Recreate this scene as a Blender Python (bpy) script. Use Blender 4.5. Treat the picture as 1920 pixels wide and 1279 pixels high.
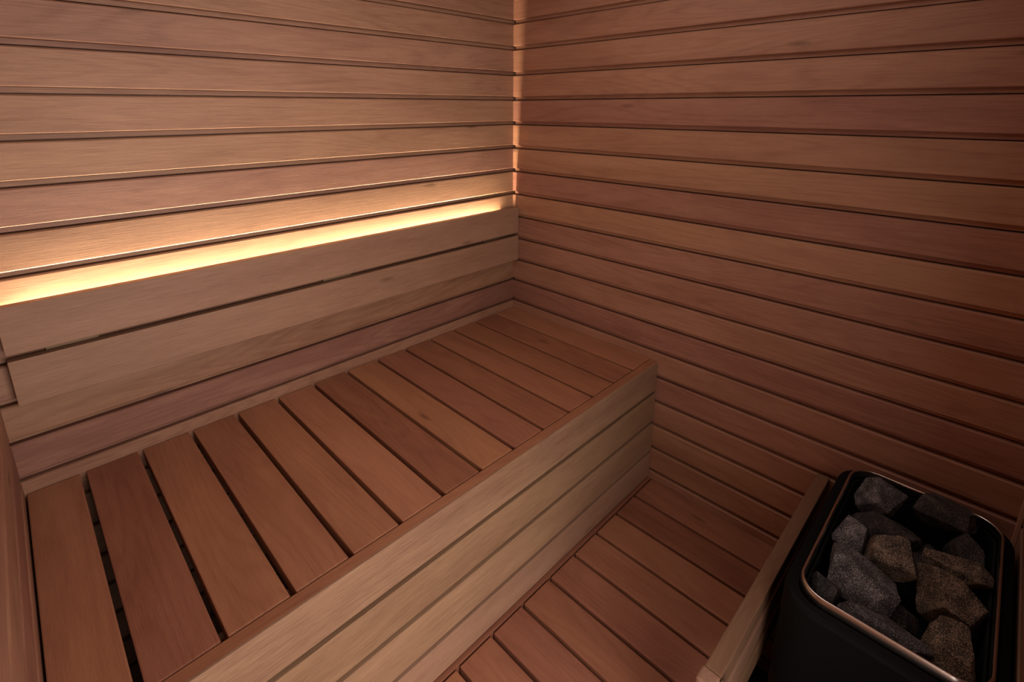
import bpy, bmesh, math, random
from mathutils import Vector, Matrix, Euler

S = bpy.context.scene
for o in list(bpy.data.objects):
    bpy.data.objects.remove(o)
COL = S.collection

# ------------------------------------------------------------------ units
# one unit U = the pitch of the wall boards; (0,0) is the far corner of the
# room, the LED wall is y = 0, the wall with the heater is x = 0.
U = 0.085
ZF = 19.4                      # floor is 19.4 units below z = 0
def M(x, y, z):
    return Vector((x * U, y * U, (z + ZF) * U))

# ------------------------------------------------------------------ camera
cam = bpy.data.cameras.new('camera')
co = bpy.data.objects.new('camera', cam)
COL.objects.link(co)
S.camera = co
co.location = M(-15.8308, -15.4821, -0.2801)
co.rotation_euler = (math.radians(90 - 14.587), 0, 0.7884 - math.pi / 2)
cam.sensor_fit = 'HORIZONTAL'
cam.sensor_width = 36.0
cam.lens = 948.4 / 1920 * 36.0
cam.shift_x = (960 - 948.58) / 1920
cam.shift_y = (447.67 - 639.5) / 1920
cam.clip_start = 0.01

# ------------------------------------------------------------------ world, light, exposure
S.view_settings.view_transform = 'Standard'
S.view_settings.look = 'None'
S.view_settings.gamma = 1.0
S.view_settings.use_curve_mapping = False
S.view_settings.exposure = 0.0
W = bpy.data.worlds.new('world')
S.world = W
W.use_nodes = True
W.node_tree.nodes['Background'].inputs['Color'].default_value = (0.9, 0.85, 0.8, 1)
W.node_tree.nodes['Background'].inputs['Strength'].default_value = 0.05

def area(name, loc, rot, sx, sy, power, color):
    d = bpy.data.lights.new(name, 'AREA')
    d.shape = 'RECTANGLE'
    d.size = sx; d.size_y = sy
    d.energy = power; d.color = color
    o = bpy.data.objects.new(name, d)
    o.location = loc; o.rotation_euler = rot
    COL.objects.link(o)
    return o
# light of the anteroom coming in through the doorway in the front wall
area('doorway_light', M(-12.6, -18.3, -5.5), (math.radians(90), 0, 0),
     6.4 * U, 15 * U, 9.5, (1.0, 0.93, 0.89))
area('anteroom_light', M(-12.8, -24.0, -2.5), (math.radians(90), 0, 0),
     10.0 * U, 16 * U, 13.0, (1.0, 0.93, 0.89))
area('ceiling_fill', M(-7.5, -8.5, 5.25), (0, 0, 0),  # added overhead fill to lift bench tops and right wall, no known lamp
     9.0 * U, 9 * U, 3.5, (1.0, 0.93, 0.88))
LED_STRENGTH = 1150.0

# ------------------------------------------------------------------ materials
def new_mat(name):
    m = bpy.data.materials.new(name)
    m.use_nodes = True
    nt = m.node_tree
    return m, nt, nt.nodes['Principled BSDF']

def wood(name, along, cols, board_axis=None, rough=0.55, fine=1.0, ringk=0.12, tones=None, seed=0.0, knots=True):
    """along: axis of the grain (0,1,2). board_axis: axis on which the boards
    repeat every U (for walls built as one mesh); None = one board per object."""
    m, nt, b = new_mat(name)
    N, L = nt.nodes, nt.links
    def n(t, **k):
        x = N.new(t)
        for a, v in k.items(): setattr(x, a, v)
        return x
    def math_(op, a, bb=None, c=None):
        x = n('ShaderNodeMath', operation=op)
        for i, v in enumerate((a, bb, c)):
            if v is None: continue
            if isinstance(v, (int, float)): x.inputs[i].default_value = v
            else: L.new(v, x.inputs[i])
        return x.outputs[0]
    tc = n('ShaderNodeTexCoord')
    sep = n('ShaderNodeSeparateXYZ'); L.new(tc.outputs['Object'], sep.inputs[0])
    oi = n('ShaderNodeObjectInfo')
    if board_axis is not None:
        q = math_('FLOOR', math_('ADD', math_('DIVIDE', sep.outputs[board_axis], U), (-ZF) % 1.0 + 40))
        wn = n('ShaderNodeTexWhiteNoise', noise_dimensions='1D')
        L.new(math_('ADD', q, seed), wn.inputs['W'])
        rnd = wn.outputs['Value']
        wn2 = n('ShaderNodeTexWhiteNoise', noise_dimensions='1D')
        L.new(math_('ADD', q, seed + 77.3), wn2.inputs['W'])
        rnd2 = wn2.outputs['Value']
    else:
        rnd = oi.outputs['Random']
        wn2 = n('ShaderNodeTexWhiteNoise', noise_dimensions='1D')
        L.new(math_('MULTIPLY', rnd, 913.7 + seed), wn2.inputs['W'])
        rnd2 = wn2.outputs['Value']
    # coordinates: (along, across1, across2) + board offset
    ax = [0, 1, 2]; ax.remove(along)
    def coords(sa, sc, off=0.0):
        c = n('ShaderNodeCombineXYZ')
        L.new(math_('ADD', math_('MULTIPLY', sep.outputs[along], sa), math_('MULTIPLY', rnd, 37.0)), c.inputs[0])
        L.new(math_('ADD', math_('MULTIPLY', sep.outputs[ax[0]], sc), math_('MULTIPLY', rnd2, 53.0)), c.inputs[1])
        L.new(math_('ADD', math_('MULTIPLY', sep.outputs[ax[1]], sc), off), c.inputs[2])
        return c.outputs[0]
    def noise(v, scale, detail, rough_=0.5, dist=0.0):
        x = n('ShaderNodeTexNoise')
        x.inputs['Scale'].default_value = scale
        x.inputs['Detail'].default_value = detail
        x.inputs['Roughness'].default_value = rough_
        x.inputs['Distortion'].default_value = dist
        L.new(v, x.inputs['Vector'])
        return x.outputs['Fac']
    big = noise(coords(2.2, 14.0), 1.0, 3, 0.55, 0.3)
    patch = noise(coords(9.0, 22.0, 5.0), 1.0, 2, 0.5)
    fib = noise(coords(16.0, 650.0, 3.0), 1.0, 3, 0.6)
    fib2 = noise(coords(60.0, 1500.0, 9.0), 1.0, 2, 0.6)
    field = noise(coords(0.9, 9.0, 11.0), 1.0, 1.5, 0.4, 0.15)
    ring = math_('SINE', math_('MULTIPLY', field, 130.0))
    ring = math_('POWER', math_('MULTIPLY', math_('ADD', ring, 1.0), 0.5), 3.0)
    f = math_('MULTIPLY', math_('SUBTRACT', big, 0.5), 0.9)
    f = math_('ADD', f, math_('MULTIPLY', math_('SUBTRACT', patch, 0.5), 0.25))
    f = math_('ADD', f, math_('MULTIPLY', math_('SUBTRACT', fib, 0.5), 0.85 * fine))
    f = math_('ADD', f, math_('MULTIPLY', math_('SUBTRACT', fib2, 0.5), 0.45 * fine))
    f = math_('SUBTRACT', f, math_('MULTIPLY', ring, ringk))
    tone, hue = rnd, rnd2
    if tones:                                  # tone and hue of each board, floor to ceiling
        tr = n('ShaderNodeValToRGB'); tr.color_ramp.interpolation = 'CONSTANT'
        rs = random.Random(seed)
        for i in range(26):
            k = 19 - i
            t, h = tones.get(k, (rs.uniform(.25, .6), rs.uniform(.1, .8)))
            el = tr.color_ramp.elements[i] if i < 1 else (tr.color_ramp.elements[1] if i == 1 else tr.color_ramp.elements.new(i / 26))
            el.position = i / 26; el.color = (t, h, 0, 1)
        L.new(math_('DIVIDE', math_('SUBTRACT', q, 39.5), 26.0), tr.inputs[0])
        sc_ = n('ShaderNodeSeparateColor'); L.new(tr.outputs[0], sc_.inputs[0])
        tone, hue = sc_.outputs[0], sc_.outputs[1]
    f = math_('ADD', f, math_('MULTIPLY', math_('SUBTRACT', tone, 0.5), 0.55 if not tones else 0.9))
    f = math_('ADD', f, 0.55)
    cr = n('ShaderNodeValToRGB')
    e = cr.color_ramp.elements
    e[0].position = 0.0; e[0].color = (*cols[0], 1)
    e[1].position = 1.0; e[1].color = (*cols[1], 1)
    L.new(f, cr.inputs[0])
    mx = n('ShaderNodeMix', data_type='RGBA', blend_type='MULTIPLY')
    L.new(cr.outputs[0], mx.inputs[6])
    hr = n('ShaderNodeValToRGB')
    he = hr.color_ramp.elements
    he[0].color = (0.985, 0.965, 1.02, 1); he[1].color = (1.0, 1.045, 0.91, 1)
    L.new(hue, hr.inputs[0]); L.new(hr.outputs[0], mx.inputs[7])
    mx.inputs[0].default_value = 1.0
    out = mx.outputs[2]
    if knots:
        vo = n('ShaderNodeTexVoronoi'); vo.inputs['Scale'].default_value = 1.0
        L.new(coords(2.2, 9.0, 21.0), vo.inputs['Vector'])
        k = n('ShaderNodeMapRange'); k.inputs[1].default_value = 0.02; k.inputs[2].default_value = 0.075
        k.inputs[3].default_value = 0.55; k.inputs[4].default_value = 1.0
        L.new(vo.outputs['Distance'], k.inputs[0])
        mk = n('ShaderNodeMix', data_type='RGBA', blend_type='MULTIPLY'); mk.inputs[0].default_value = 1.0
        L.new(out, mk.inputs[6]); L.new(k.outputs[0], mk.inputs[7])
        out = mk.outputs[2]
    L.new(out, b.inputs['Base Color'])
    b.inputs['Roughness'].default_value = rough
    b.inputs['Specular IOR Level'].default_value = 0.3
    bp = n('ShaderNodeBump'); bp.inputs['Strength'].default_value = 0.12; bp.inputs['Distance'].default_value = 0.002
    L.new(fib, bp.inputs['Height']); L.new(bp.outputs[0], b.inputs['Normal'])
    return m

WALLC = ((0.185, 0.076, 0.046), (0.41, 0.212, 0.130))
BENCHC = ((0.18, 0.058, 0.033), (0.37, 0.150, 0.080))
TRIMC = ((0.18, 0.084, 0.051), (0.38, 0.215, 0.128))
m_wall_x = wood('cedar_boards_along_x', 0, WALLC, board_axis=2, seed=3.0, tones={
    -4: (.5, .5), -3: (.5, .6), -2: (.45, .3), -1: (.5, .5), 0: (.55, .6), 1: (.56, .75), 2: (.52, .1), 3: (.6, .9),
    4: (.62, .9), 5: (.5, .5), 6: (.3, .4), 7: (.20, 1.0), 8: (.0, 0.0), 9: (.32, .5)})  # boards just below the backrest toned dark: shade put into the wood colour
m_wall_y = wood('cedar_boards_along_y', 1, ((0.195, 0.073, 0.044), (0.40, 0.190, 0.116)), board_axis=2, seed=14.0, tones={
    -4: (.5, .5), -3: (.5, .5), -2: (.5, .6), -1: (.48, .6), 0: (.34, .1), 1: (.52, .8), 2: (.58, .95), 3: (.32, .2), 4: (.62, .9),
    5: (.45, .3), 6: (.45, .4), 7: (.48, .6), 8: (.24, .1), 9: (.42, .5), 10: (.36, .2), 11: (.48, .6), 12: (.5, .9), 13: (.5, .9), 14: (.42, .6)})
m_ceil = wood('cedar_ceiling', 0, WALLC, board_axis=1, seed=31.0)
m_slat = wood('bench_slat_wood', 1, BENCHC, seed=5.0, fine=0.9)
m_nose = wood('bench_nosing_wood', 0, BENCHC, seed=12.0)
m_front = wood('bench_front_wood', 0, TRIMC, seed=9.0, fine=1.5, ringk=0.04)
m_back = wood('backrest_wood', 0, ((0.200, 0.094, 0.052), (0.36, 0.197, 0.112)), seed=2.0, fine=1.3, ringk=0.04)
m_frame = wood('frame_wood', 0, ((0.16, 0.085, 0.05), (0.28, 0.165, 0.10)), seed=6.0)
m_guard = wood('guard_wood', 0, ((0.14, 0.063, 0.038), (0.25, 0.13, 0.078)), seed=8.0)
m_guardz = wood('guard_post_wood', 2, ((0.19, 0.092, 0.055), (0.33, 0.18, 0.11)), seed=8.0)
m_post = wood('door_post_wood', 2, WALLC, seed=4.0)

def simple(name, col, rough, metal=0.0, spec=0.5):
    m, nt, b = new_mat(name)
    b.inputs['Base Color'].default_value = (*col, 1)
    b.inputs['Roughness'].default_value = rough
    b.inputs['Metallic'].default_value = metal
    b.inputs['Specular IOR Level'].default_value = spec
    N, L = nt.nodes, nt.links
    tc = N.new('ShaderNodeTexCoord'); nz = N.new('ShaderNodeTexNoise')
    nz.inputs['Scale'].default_value = 900
    L.new(tc.outputs['Object'], nz.inputs['Vector'])
    bp = N.new('ShaderNodeBump'); bp.inputs['Strength'].default_value = 0.04; bp.inputs['Distance'].default_value = 0.0005
    L.new(nz.outputs['Fac'], bp.inputs['Height']); L.new(bp.outputs[0], b.inputs['Normal'])
    return m
m_black = simple('black_powder_coat', (0.0045, 0.0048, 0.0045), 0.6, 0.0, 0.08)
m_steel = simple('brushed_steel_rim', (0.60, 0.54, 0.49), 0.24, 1.0)
m_dark = simple('dark_heater_inside', (0.004, 0.004, 0.004), 0.8, 0.0, 0.2)

def stone_mat(name, dark, light, cover):
    m, nt, b = new_mat(name)
    N, L = nt.nodes, nt.links
    tc = N.new('ShaderNodeTexCoord'); oi = N.new('ShaderNodeObjectInfo')
    ad = N.new('ShaderNodeVectorMath'); ad.operation = 'ADD'
    sc = N.new('ShaderNodeVectorMath'); sc.operation = 'SCALE'; sc.inputs[0].default_value = (7, 5, 3)
    L.new(oi.outputs['Random'], sc.inputs['Scale'])
    L.new(tc.outputs['Object'], ad.inputs[0]); L.new(sc.outputs[0], ad.inputs[1])
    n1 = N.new('ShaderNodeTexNoise'); n1.inputs['Scale'].default_value = 560; n1.inputs['Detail'].default_value = 3; n1.inputs['Roughness'].default_value = 0.7
    n2 = N.new('ShaderNodeTexNoise'); n2.inputs['Scale'].default_value = 45; n2.inputs['Detail'].default_value = 4
    L.new(ad.outputs[0], n1.inputs['Vector']); L.new(ad.outputs[0], n2.inputs['Vector'])
    mm = N.new('ShaderNodeMath'); mm.operation = 'MULTIPLY_ADD'; mm.inputs[1].default_value = 0.35
    L.new(n2.outputs['Fac'], mm.inputs[0]); L.new(n1.outputs['Fac'], mm.inputs[2])
    cr = N.new('ShaderNodeValToRGB'); e = cr.color_ramp.elements
    e[0].position = 0.62 - cover; e[0].color = (*dark, 1)
    e[1].position = 0.86 - cover; e[1].color = (*light, 1)
    L.new(mm.outputs[0], cr.inputs[0]); L.new(cr.outputs[0], b.inputs['Base Color'])
    b.inputs['Roughness'].default_value = 0.8
    b.inputs['Specular IOR Level'].default_value = 0.35
    bp = N.new('ShaderNodeBump'); bp.inputs['Strength'].default_value = 0.7; bp.inputs['Distance'].default_value = 0.003
    n3 = N.new('ShaderNodeTexNoise'); n3.inputs['Scale'].default_value = 260; n3.inputs['Detail'].default_value = 5; n3.inputs['Roughness'].default_value = 0.65
    L.new(ad.outputs[0], n3.inputs['Vector'])
    L.new(n3.outputs['Fac'], bp.inputs['Height']); L.new(bp.outputs[0], b.inputs['Normal'])
    return m
m_stone_g = stone_mat('grey_stone', (0.024, 0.020, 0.020), (0.33, 0.28, 0.27), -0.025)
m_stone_b = stone_mat('brown_speckled_stone', (0.022, 0.015, 0.011), (0.36, 0.25, 0.17), -0.01)
m_stone_d = stone_mat('dark_stone', (0.012, 0.010, 0.010), (0.18, 0.14, 0.12), -0.05)

m_led, nt_, b_ = new_mat('led_strip_diffuser')
b_.inputs['Base Color'].default_value = (0.9, 0.8, 0.6, 1)
b_.inputs['Emission Color'].default_value = (1.0, 0.85, 0.61, 1)
b_.inputs['Emission Strength'].default_value = LED_STRENGTH

# ------------------------------------------------------------------ helpers
def link(name, bm, mat, parent=None, loc=None, smooth=False):
    bmesh.ops.recalc_face_normals(bm, faces=bm.faces)
    me = bpy.data.meshes.new(name)
    bm.to_mesh(me); bm.free()
    if smooth:
        for p in me.polygons: p.use_smooth = True
    me.materials.append(mat)
    o = bpy.data.objects.new(name, me)
    if loc is not None: o.location = loc
    COL.objects.link(o)
    if parent is not None: o.parent = parent
    return o

def box(bm, x0, x1, y0, y1, z0, z1, bev=0.0, seg=2, metric=True, off=None):
    """box in room units (or relative when off given)"""
    f = (lambda x, y, z: M(x, y, z)) if off is None else (lambda x, y, z: Vector((x * U, y * U, z * U)))
    vs = [bm.verts.new(f(x, y, z)) for x in (x0, x1) for y in (y0, y1) for z in (z0, z1)]
    q = [(0, 1, 3, 2), (4, 6, 7, 5), (0, 4, 5, 1), (2, 3, 7, 6), (0, 2, 6, 4), (1, 5, 7, 3)]
    fs = [bm.faces.new([vs[i] for i in t]) for t in q]
    if bev:
        es = list({e for fc in fs for e in fc.edges})
        bmesh.ops.bevel(bm, geom=es, offset=bev * U, segments=seg, affect='EDGES', profile=0.6)
    return fs

def struct(name, bm, mat):
    o = link(name, bm, mat)
    o['kind'] = 'structure'
    return o

def thing(name, label, cat, loc, group=None):
    o = bpy.data.objects.new(name, None)
    o.empty_display_size = 0.05
    o.location = loc
    COL.objects.link(o)
    o['label'] = label; o['category'] = cat
    if group: o['group'] = group
    return o

def part(name, bm, mat, root, label=None):
    """mesh given in world metres, parented to a root empty"""
    bmesh.ops.translate(bm, verts=bm.verts, vec=-root.location)
    o = link(name, bm, mat, root)
    if label: o['label'] = label
    return o

# ------------------------------------------------------------------ walls
XL, YF = -16.84, -17.10          # side wall and front wall
ZC = 5.3                         # ceiling
def profile(k):
    """cross-section of the board between groove k (above) and k+1 (below):
    list of (depth into the wall, z)"""
    t = -k; b = -(k + 1)
    return [(0.50, t - 0.015), (0.035, t - 0.015), (0.0, t - 0.045),        # top edge, eased
            (0.0, b + 0.168), (0.014, b + 0.148), (0.036, b + 0.140),         # bottom lip
            (0.135, b + 0.140), (0.135, b + 0.022), (0.50, b + 0.018)]
def board_wall(name, mat, p0, p1, nrm, k0, k1):
    """p0,p1: (x,y) ends of the wall face; nrm: (x,y) unit vector INTO the wall"""
    bm = bmesh.new()
    for k in range(k0, k1):
        pr = profile(k)
        a = [bm.verts.new(M(p0[0] + nrm[0] * d, p0[1] + nrm[1] * d, z)) for d, z in pr]
        c = [bm.verts.new(M(p1[0] + nrm[0] * d, p1[1] + nrm[1] * d, z)) for d, z in pr]
        n = len(pr)
        for i in range(n):
            bm.faces.new((a[i], a[(i + 1) % n], c[(i + 1) % n], c[i]))
        bm.faces.new(a); bm.faces.new(c[::-1])
    # wall core behind the boards
    q0 = (p0[0] + nrm[0] * 0.30, p0[1] + nrm[1] * 0.30); q1 = (p1[0] + nrm[0] * 0.30, p1[1] + nrm[1] * 0.30)
    r0 = (p0[0] + nrm[0] * 1.2, p0[1] + nrm[1] * 1.2); r1 = (p1[0] + nrm[0] * 1.2, p1[1] + nrm[1] * 1.2)
    vs = [bm.verts.new(M(x, y, z)) for (x, y) in (q0, q1, r1, r0) for z in (-k1, -k0)]
    for t in ((0, 1, 3, 2), (2, 3, 5, 4), (4, 5, 7, 6), (6, 7, 1, 0), (0, 2, 4, 6), (1, 7, 5, 3)):
        bm.faces.new([vs[i] for i in t])
    return struct(name, bm, mat)
K0, K1 = -6, 20
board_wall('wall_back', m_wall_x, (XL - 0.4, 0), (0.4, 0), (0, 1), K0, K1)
board_wall('wall_right', m_wall_y, (0, YF - 0.4), (0, -0.0), (1, 0), K0, K1)
board_wall('wall_left', m_wall_y, (XL, YF - 0.4), (XL, -0.0), (-1, 0), K0, K1)
# front wall with the doorway behind the viewer
DX0, DX1 = -16.0, -9.2
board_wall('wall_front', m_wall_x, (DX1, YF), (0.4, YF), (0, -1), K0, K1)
bm = bmesh.new()
box(bm, XL - 0.4, DX0, YF - 1.2, YF, -ZF, 6)
box(bm, DX0, DX1, YF - 1.2, YF, 3.6, 6)
struct('trim_2', bm, m_post)
# thin corner trim where the heater wall meets the front wall
bm = bmesh.new(); box(bm, -0.09, 0.0, YF, -17.01, -ZF, ZC, 0.02); struct('trim_1', bm, m_post)
# floor and ceiling
m_floor, nt, b = new_mat('dark_floor_tiles')
tc = nt.nodes.new('ShaderNodeTexCoord'); br = nt.nodes.new('ShaderNodeTexBrick')
br.inputs['Color1'].default_value = (0.05, 0.045, 0.04, 1); br.inputs['Color2'].default_value = (0.06, 0.052, 0.048, 1)
br.inputs['Mortar'].default_value = (0.03, 0.028, 0.025, 1); br.inputs['Scale'].default_value = 2.2
nt.links.new(tc.outputs['Object'], br.inputs['Vector']); nt.links.new(br.outputs['Color'], b.inputs['Base Color'])
b.inputs['Roughness'].default_value = 0.5
bm = bmesh.new(); box(bm, XL - 1.2, 1.2, YF - 1.2, 1.2, -ZF - 1.0, -ZF); struct('floor', bm, m_floor)
bm = bmesh.new(); box(bm, XL - 1.2, 1.2, YF - 1.2, 1.2, ZC, ZC + 0.8); struct('ceiling', bm, m_ceil)

# ------------------------------------------------------------------ benches
PITCH = 1.2147
def slat_run(root, n, x_left0, w, y0, y1, ztop, th, bev=0.028):
    """n slats; the first starts at x_left0 and the others follow to the left"""
    bm = bmesh.new()
    box(bm, 0, w, y0, y1, -th, 0, bev, off=1)
    first = link('slat', bm, m_slat, root)
    for i in range(n):
        o = first if i == 0 else first.copy()
        if i:
            COL.objects.link(o); o.parent = root
        o.location = M(x_left0 - PITCH * i, 0, ztop) - root.location
    return first

ZB, ZL = -9.34, -14.29
D0, D1 = -7.172, -7.493
root = thing('sauna_bench', 'long upper wooden bench of crosswise slats under the backrest, with a slatted front', 'bench', M(-8.4, -3.7, -ZF))
slat_run(root, 13, -1.10, PITCH - 0.115, -7.14, -0.03, ZB, 0.32)
bm = bmesh.new(); box(bm, -16.80, -15.80, -7.14, -0.03, ZB - 0.32, ZB, 0.028); part('slat', bm, m_slat, root)
zt = ZB
for i, (za, zb_) in enumerate(((ZB, -10.46), (-10.61, -11.735), (-11.895, -13.05), (-13.20, -14.20))):
    bm = bmesh.new(); box(bm, -16.80, -0.02, D1, D1 + (0.06 if i == 0 else 0.30), zb_, za, 0.012)
    part('front_board', bm, m_front, root)
bm = bmesh.new(); box(bm, -16.80, -0.02, D1 + 0.062, D0, -10.2, ZB, 0.01); part('edge_strip', bm, m_nose, root, 'reddish upper edge of the bench front')
# supports: a recessed backing for the front and two bearers under the slats
bm = bmesh.new(); box(bm, -16.80, -0.02, -7.05, -6.65, ZB - 0.95, ZB - 0.33, 0.02); part('bearer', bm, m_frame, root)
for x in (-16.2, -8.6, -0.6):
    bm = bmesh.new(); box(bm, x - 0.25, x + 0.25, D0 + 0.005, D0 + 0.4, -ZF, ZB - 0.96, 0.02); part('leg', bm, m_frame, root)

root = thing('step_bench', 'lower wooden step bench of crosswise slats in front of the upper bench', 'bench', M(-8.4, -10.2, -ZF))
slat_run(root, 12, -1.21 - PITCH, PITCH - 0.115, -12.86, -7.63, ZL, 0.32)
bm = bmesh.new(); box(bm, -1.21, -0.02, -12.86, -7.63, ZL - 0.32, ZL, 0.028); part('slat', bm, m_slat, root)
bm = bmesh.new(); box(bm, -16.80, -0.02, -7.585, -7.30, ZL - 0.32, ZL + 0.015, 0.01); part('ledge', bm, m_nose, root)
for y in (-8.1, -12.3):
    bm = bmesh.new(); box(bm, -16.80, -0.05, y - 0.22, y + 0.22, ZL - 1.0, ZL - 0.33, 0.02); part('bearer', bm, m_frame, root)
for x in (-16.2, -8.6):
    bm = bmesh.new(); box(bm, x - 0.25, x + 0.25, -12.52, -12.08, -ZF, ZL - 1.01, 0.02); part('leg', bm, m_frame, root)

# ------------------------------------------------------------------ backrest with light behind
root = thing('backrest', 'wooden two-board backrest on the wall above the upper bench, glowing along its top', 'backrest', M(-8.3, -0.2, -6.94))
bm = bmesh.new(); box(bm, -16.52, -0.04, -0.385, -0.150, -5.665, -4.535, 0.015); part('backrest_board', bm, m_back, root)
bm = bmesh.new(); box(bm, -16.52, -0.04, -0.385, -0.115, -6.925, -5.815, 0.015); part('backrest_board', bm, m_back, root)
for x in (-15.35, -8.5, -1.4):
    bm = bmesh.new(); box(bm, x - 0.5, x + 0.5, -0.11, -0.005, -6.6, -5.66, 0.01); part('mounting_block', bm, m_frame, root)
bm = bmesh.new(); box(bm, -16.5, -0.06, -0.148, -0.003, -5.655, -5.60); part('light_stop_ledge', bm, m_frame, root)  # unseen ledge added to stop strip light leaking downward
bm = bmesh.new(); box(bm, -0.88, -0.06, -0.148, -0.003, -5.599, -4.66); part('light_stop_end', bm, m_frame, root)  # unseen block added to weaken the glow on the right wall
bm = bmesh.new(); box(bm, -16.52, -16.45, -0.148, -0.003, -5.599, -4.60); part('light_stop_end', bm, m_frame, root)  # unseen block added against light leaking onto the left wall
root = thing('led_strip', 'warm glowing light strip hidden behind the top backrest board', 'light', M(-8.5, -0.1, -5.6))
bm = bmesh.new(); box(bm, -16.44, -0.9, -0.147, -0.138, -5.50, -5.16); part('channel', bm, m_steel, root)
bm = bmesh.new()
bm.faces.new([bm.verts.new(M(*v)) for v in ((-16.44, -0.136, -5.18), (-0.93, -0.136, -5.18), (-0.93, -0.092, -5.30), (-16.44, -0.092, -5.30))])
part('diffuser', bm, m_led, root)

# ------------------------------------------------------------------ heater guard
root = thing('heater_guard', 'wooden slatted guard rail between the step bench and the stone heater', 'guard rail', M(-4.0, -13.05, -14.29))
bm = bmesh.new(); box(bm, -7.725, -0.02, -13.225, -12.90, -11.38, -10.93, 0.025); part('top_rail', bm, m_guard, root)
bm = bmesh.new(); box(bm, -7.725, -0.02, -13.26, -12.94, -12.10, -11.42, 0.04); part('guard_slat', bm, m_guard, root)
bm = bmesh.new(); box(bm, -7.725, -0.02, -13.29, -12.97, -12.80, -12.15, 0.04); part('guard_slat', bm, m_guard, root)
bm = bmesh.new(); box(bm, -8.06, -7.735, -13.225, -12.87, -14.28, -10.93, 0.04); part('end_post', bm, m_guardz, root)
bm = bmesh.new(); box(bm, -8.06, -7.735, -13.56, -13.235, -14.9, -10.95, 0.04); part('end_post', bm, m_guardz, root)

# ------------------------------------------------------------------ heater
def rrect(x0, x1, y0, y1, r, n=10):
    pts = []
    for cx, cy, a0 in ((x1 - r, y1 - r, 0), (x0 + r, y1 - r, 90), (x0 + r, y0 + r, 180), (x1 - r, y0 + r, 270)):
        for i in range(n + 1):
            a = math.radians(a0 + 90 * i / n)
            pts.append((cx + r * math.cos(a), cy + r * math.sin(a)))
    return pts
def loft(bm, rings, close_bottom=False, close_top=False, wrap=False):
    """rings: list of (pts, z)"""
    vs = [[bm.verts.new(M(x, y, z)) for x, y in pts] for pts, z in rings]
    n = len(vs[0])
    seq = list(range(len(vs)))
    pairs = list(zip(seq[:-1], seq[1:])) + ([(seq[-1], 0)] if wrap else [])
    for a, b in pairs:
        for i in range(n):
            bm.faces.new((vs[a][i], vs[a][(i + 1) % n], vs[b][(i + 1) % n], vs[b][i]))
    if close_bottom: bm.faces.new(vs[0][::-1])
    if close_top: bm.faces.new(vs[-1])
HX0, HX1, HY0, HY1 = -6.22, -0.64, -17.0, -13.58
RX0, RX1, RY0, RY1 = -5.96, -0.89, -16.785, -13.82
HZ = -9.82
root = thing('sauna_heater', 'black sauna heater with rounded corners and a thin steel rim, filled with stones', 'heater', M(-3.4, -15.3, -ZF))
bm = bmesh.new()
R = lambda g, r: rrect(HX0 + g, HX1 - g, HY0 + g, HY1 - g, max(r - g, 0.05))
loft(bm, [(R(0.25, .7), -19.0), (R(0.0, .7), -18.8), (R(0.0, .7), HZ - 0.10), (R(0.03, .7), HZ - 0.03), (R(0.10, .7), HZ),
          (R(0.24, .7), HZ), (R(0.24, .7), HZ - 1.9), (R(0.5, .7), HZ - 1.9)], close_bottom=True, close_top=True)
o = part('casing', bm, m_black, root)
bm = bmesh.new()
Q = lambda g: rrect(RX0 + g, RX1 - g, RY0 + g, RY1 - g, 0.55 - g, 12)
loft(bm, [(Q(0.0), HZ - 0.25), (Q(0.0), -9.64), (Q(0.012), -9.612), (Q(0.024), -9.60), (Q(0.042), -9.60), (Q(0.055), -9.612), (Q(0.064), -9.64), (Q(0.064), HZ - 0.25)], wrap=True)
o = part('rim', bm, m_steel, root, 'thin polished steel rim around the stones')
for p in o.data.polygons: p.use_smooth = True
bm = bmesh.new()
loft(bm, [(Q(0.10), -11.0), (Q(0.10), HZ - 0.02), (Q(0.14), HZ - 0.02), (Q(0.14), -10.9), (Q(0.3), -10.9)], close_top=True, close_bottom=True)
part('stone_basin', bm, m_dark, root)
for x, y in ((-5.5, -14.3), (-1.4, -14.3), (-5.5, -16.3), (-1.4, -16.3)):
    bm = bmesh.new(); box(bm, x - .15, x + .15, y - .15, y + .15, -ZF, -18.99); part('foot', bm, m_black, root)

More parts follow.
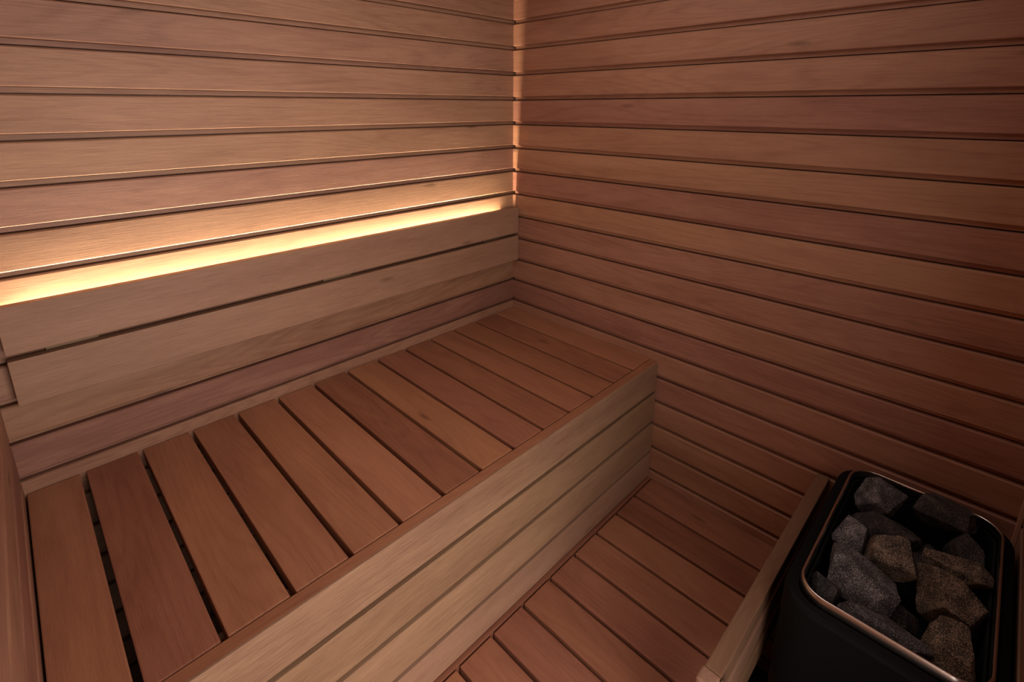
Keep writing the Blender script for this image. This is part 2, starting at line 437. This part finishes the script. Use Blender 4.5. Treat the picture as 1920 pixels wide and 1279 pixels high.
# ------------------------------------------------------------------ stones
def stone(x, y, z, size, seed, mat, label, rot=(0, 0, 0), planes=10, rough=0.017, extra=()):
    rnd = random.Random(seed)
    bm = bmesh.new()
    bmesh.ops.create_icosphere(bm, subdivisions=6, radius=1.0)
    pl = [(Vector(e[:3]).normalized(), e[3]) for e in extra]
    tries = 0
    while len(pl) < planes and tries < 400:
        tries += 1
        n = Vector((rnd.gauss(0, 1), rnd.gauss(0, 1), rnd.gauss(0, 1))).normalized()
        if all(n.dot(q) < 0.78 for q, _ in pl):
            pl.append((n, rnd.uniform(0.72, 0.98)))
    from mathutils import noise as mn
    sx, sy, sz = size
    for v in bm.verts:
        d = v.co.normalized()
        ts = sorted(h / max(d.dot(n), 1e-4) for n, h in pl if d.dot(n) > 0.02)
        t = ts[0]
        if len(ts) > 1:                       # ease the arrises a little
            k = 0.03
            hh = max(k - abs(ts[1] - ts[0]), 0) / k
            t -= hh * hh * k * 0.25
        t = min(t, 1.35)
        c = d * t
        o3 = Vector((seed * 3.1, seed * 1.7, 0))
        t += mn.fractal(c * 2.2 + o3, 1.0, 2.0, 4) * rough * 1.6
        t += mn.noise(c * 9 + o3) * rough * 0.55
        t += mn.noise(c * 24 + o3) * rough * 0.3
        v.co = d * t
    for v in bm.verts:
        v.co = Vector((v.co.x * sx * 0.5, v.co.y * sy * 0.5, v.co.z * sz * 0.5)) * U
    o = link('heater_stone', bm, mat)
    for p in o.data.polygons: p.use_smooth = False
    o.location = M(x, y, z)
    o.rotation_euler = Euler([math.radians(a) for a in rot])
    o['label'] = label; o['category'] = 'stone'; o['group'] = 'stones in the heater'
    return o
G, B, K = m_stone_g, m_stone_b, m_stone_d
ST = [
 # x, y, z, size(x,y,z), seed, mat, label, rot, large faces (normal, distance)
 (-1.68, -14.50, -9.80, (0.95, 0.98, 0.90), 11, G, 'pointed grey stone at the far left end of the heater, beside the bright rim', 0,
  [(-.55, .65, .55, .50), (-.5, -.6, .62, .58), (-.9, 0, -.2, .7)]),
 (-2.52, -14.70, -10.05, (1.00, 1.20, 0.85), 12, K, 'dark jagged stone just below the pointed grey stone at the far end', 10,
  [(-.3, .2, .93, .55), (-.9, .1, .4, .6)]),
 (-3.45, -14.28, -9.92, (0.90, 0.66, 0.90), 13, G, 'small rounded grey stone against the left rim, upper half of the heater', 0,
  [(-.75, .1, .65, .62)]),
 (-3.64, -15.09, -9.74, (1.02, 1.02, 0.92), 14, B, 'large flat-faced speckled stone in the middle of the heater', 0,
  [(-.45, -.05, .88, .50), (-.95, -.15, -.1, .68), (.2, -.9, .3, .75), (-.3, .9, .2, .78)]),
 (-4.72, -14.74, -9.80, (0.84, 1.36, 0.92), 15, G, 'long grey stone lying diagonally, left of the middle, with a smooth sloping face', -14,
  [(-.78, .0, .62, .44), (.12, -.25, .96, .52), (-.3, .95, .1, .84), (-.5, -.85, .2, .8)]),
 (-5.32, -14.25, -10.12, (0.62, 0.52, 0.80), 16, K, 'small dark stone in the near left corner of the rim', 30,
  [(-.6, .2, .75, .6)]),
 (-5.54, -15.24, -9.88, (0.60, 1.26, 0.92), 17, G, 'wedge-shaped grey stone with a flat brown top, against the near rim', -7,
  [(.35, 0, .93, .42), (-.97, .0, .22, .55)]),
 (-1.45, -15.78, -9.52, (0.85, 1.05, 0.75), 18, K, 'dark stone rising above the far rim, cutting off its bright line', 5,
  [(.25, 0, .95, .48), (-.85, .1, .5, .55)]),
 (-2.02, -16.25, -10.02, (0.85, 0.62, 0.85), 19, K, 'dark stone in the far right corner of the heater', 25,
  [(-.6, .2, .77, .55)]),
 (-2.55, -15.74, -10.28, (0.85, 0.85, 0.75), 20, K, 'low brownish stone sunk between the middle and far right stones', 0,
  [(-.3, .1, .95, .5)]),
 (-3.02, -16.14, -9.76, (0.62, 0.92, 0.60), 21, B, 'flat brown stone along the right rim above the large lit one', -6,
  [(-.25, 0, .97, .5), (-.97, 0, .1, .6)]),
 (-4.00, -16.08, -9.74, (0.98, 1.12, 0.98), 22, B, 'largest brown stone with a broad lit face, right of the middle', -20,
  [(-.30, -.42, .86, .40), (-.72, .62, .30, .50), (-.9, -.3, -.2, .7)]),
 (-5.16, -16.20, -9.82, (0.95, 0.76, 0.96), 23, B, 'blocky brown speckled stone in the near right corner', 8,
  [(-.35, .05, .93, .55), (-.9, .25, .3, .66), (.1, -.97, .15, .75)]),
 (-4.62, -15.42, -10.30, (0.62, 0.55, 0.66), 24, K, 'small dark stone wedged between the diagonal grey and the large lit brown stones', 0,
  [(-.4, .1, .9, .6)]),
 (-5.50, -15.78, -10.42, (0.55, 0.50, 0.66), 25, K, 'small dark stone sunk between the flat-topped wedge and the blocky corner stone', 0,
  [(-.4, .1, .9, .6)]),
]
for x, y, z, sz, seed, mt, lb, rt, ex in ST:
    stone(x, y, z, sz, seed, mt, lb, (0, 0, rt), extra=ex)
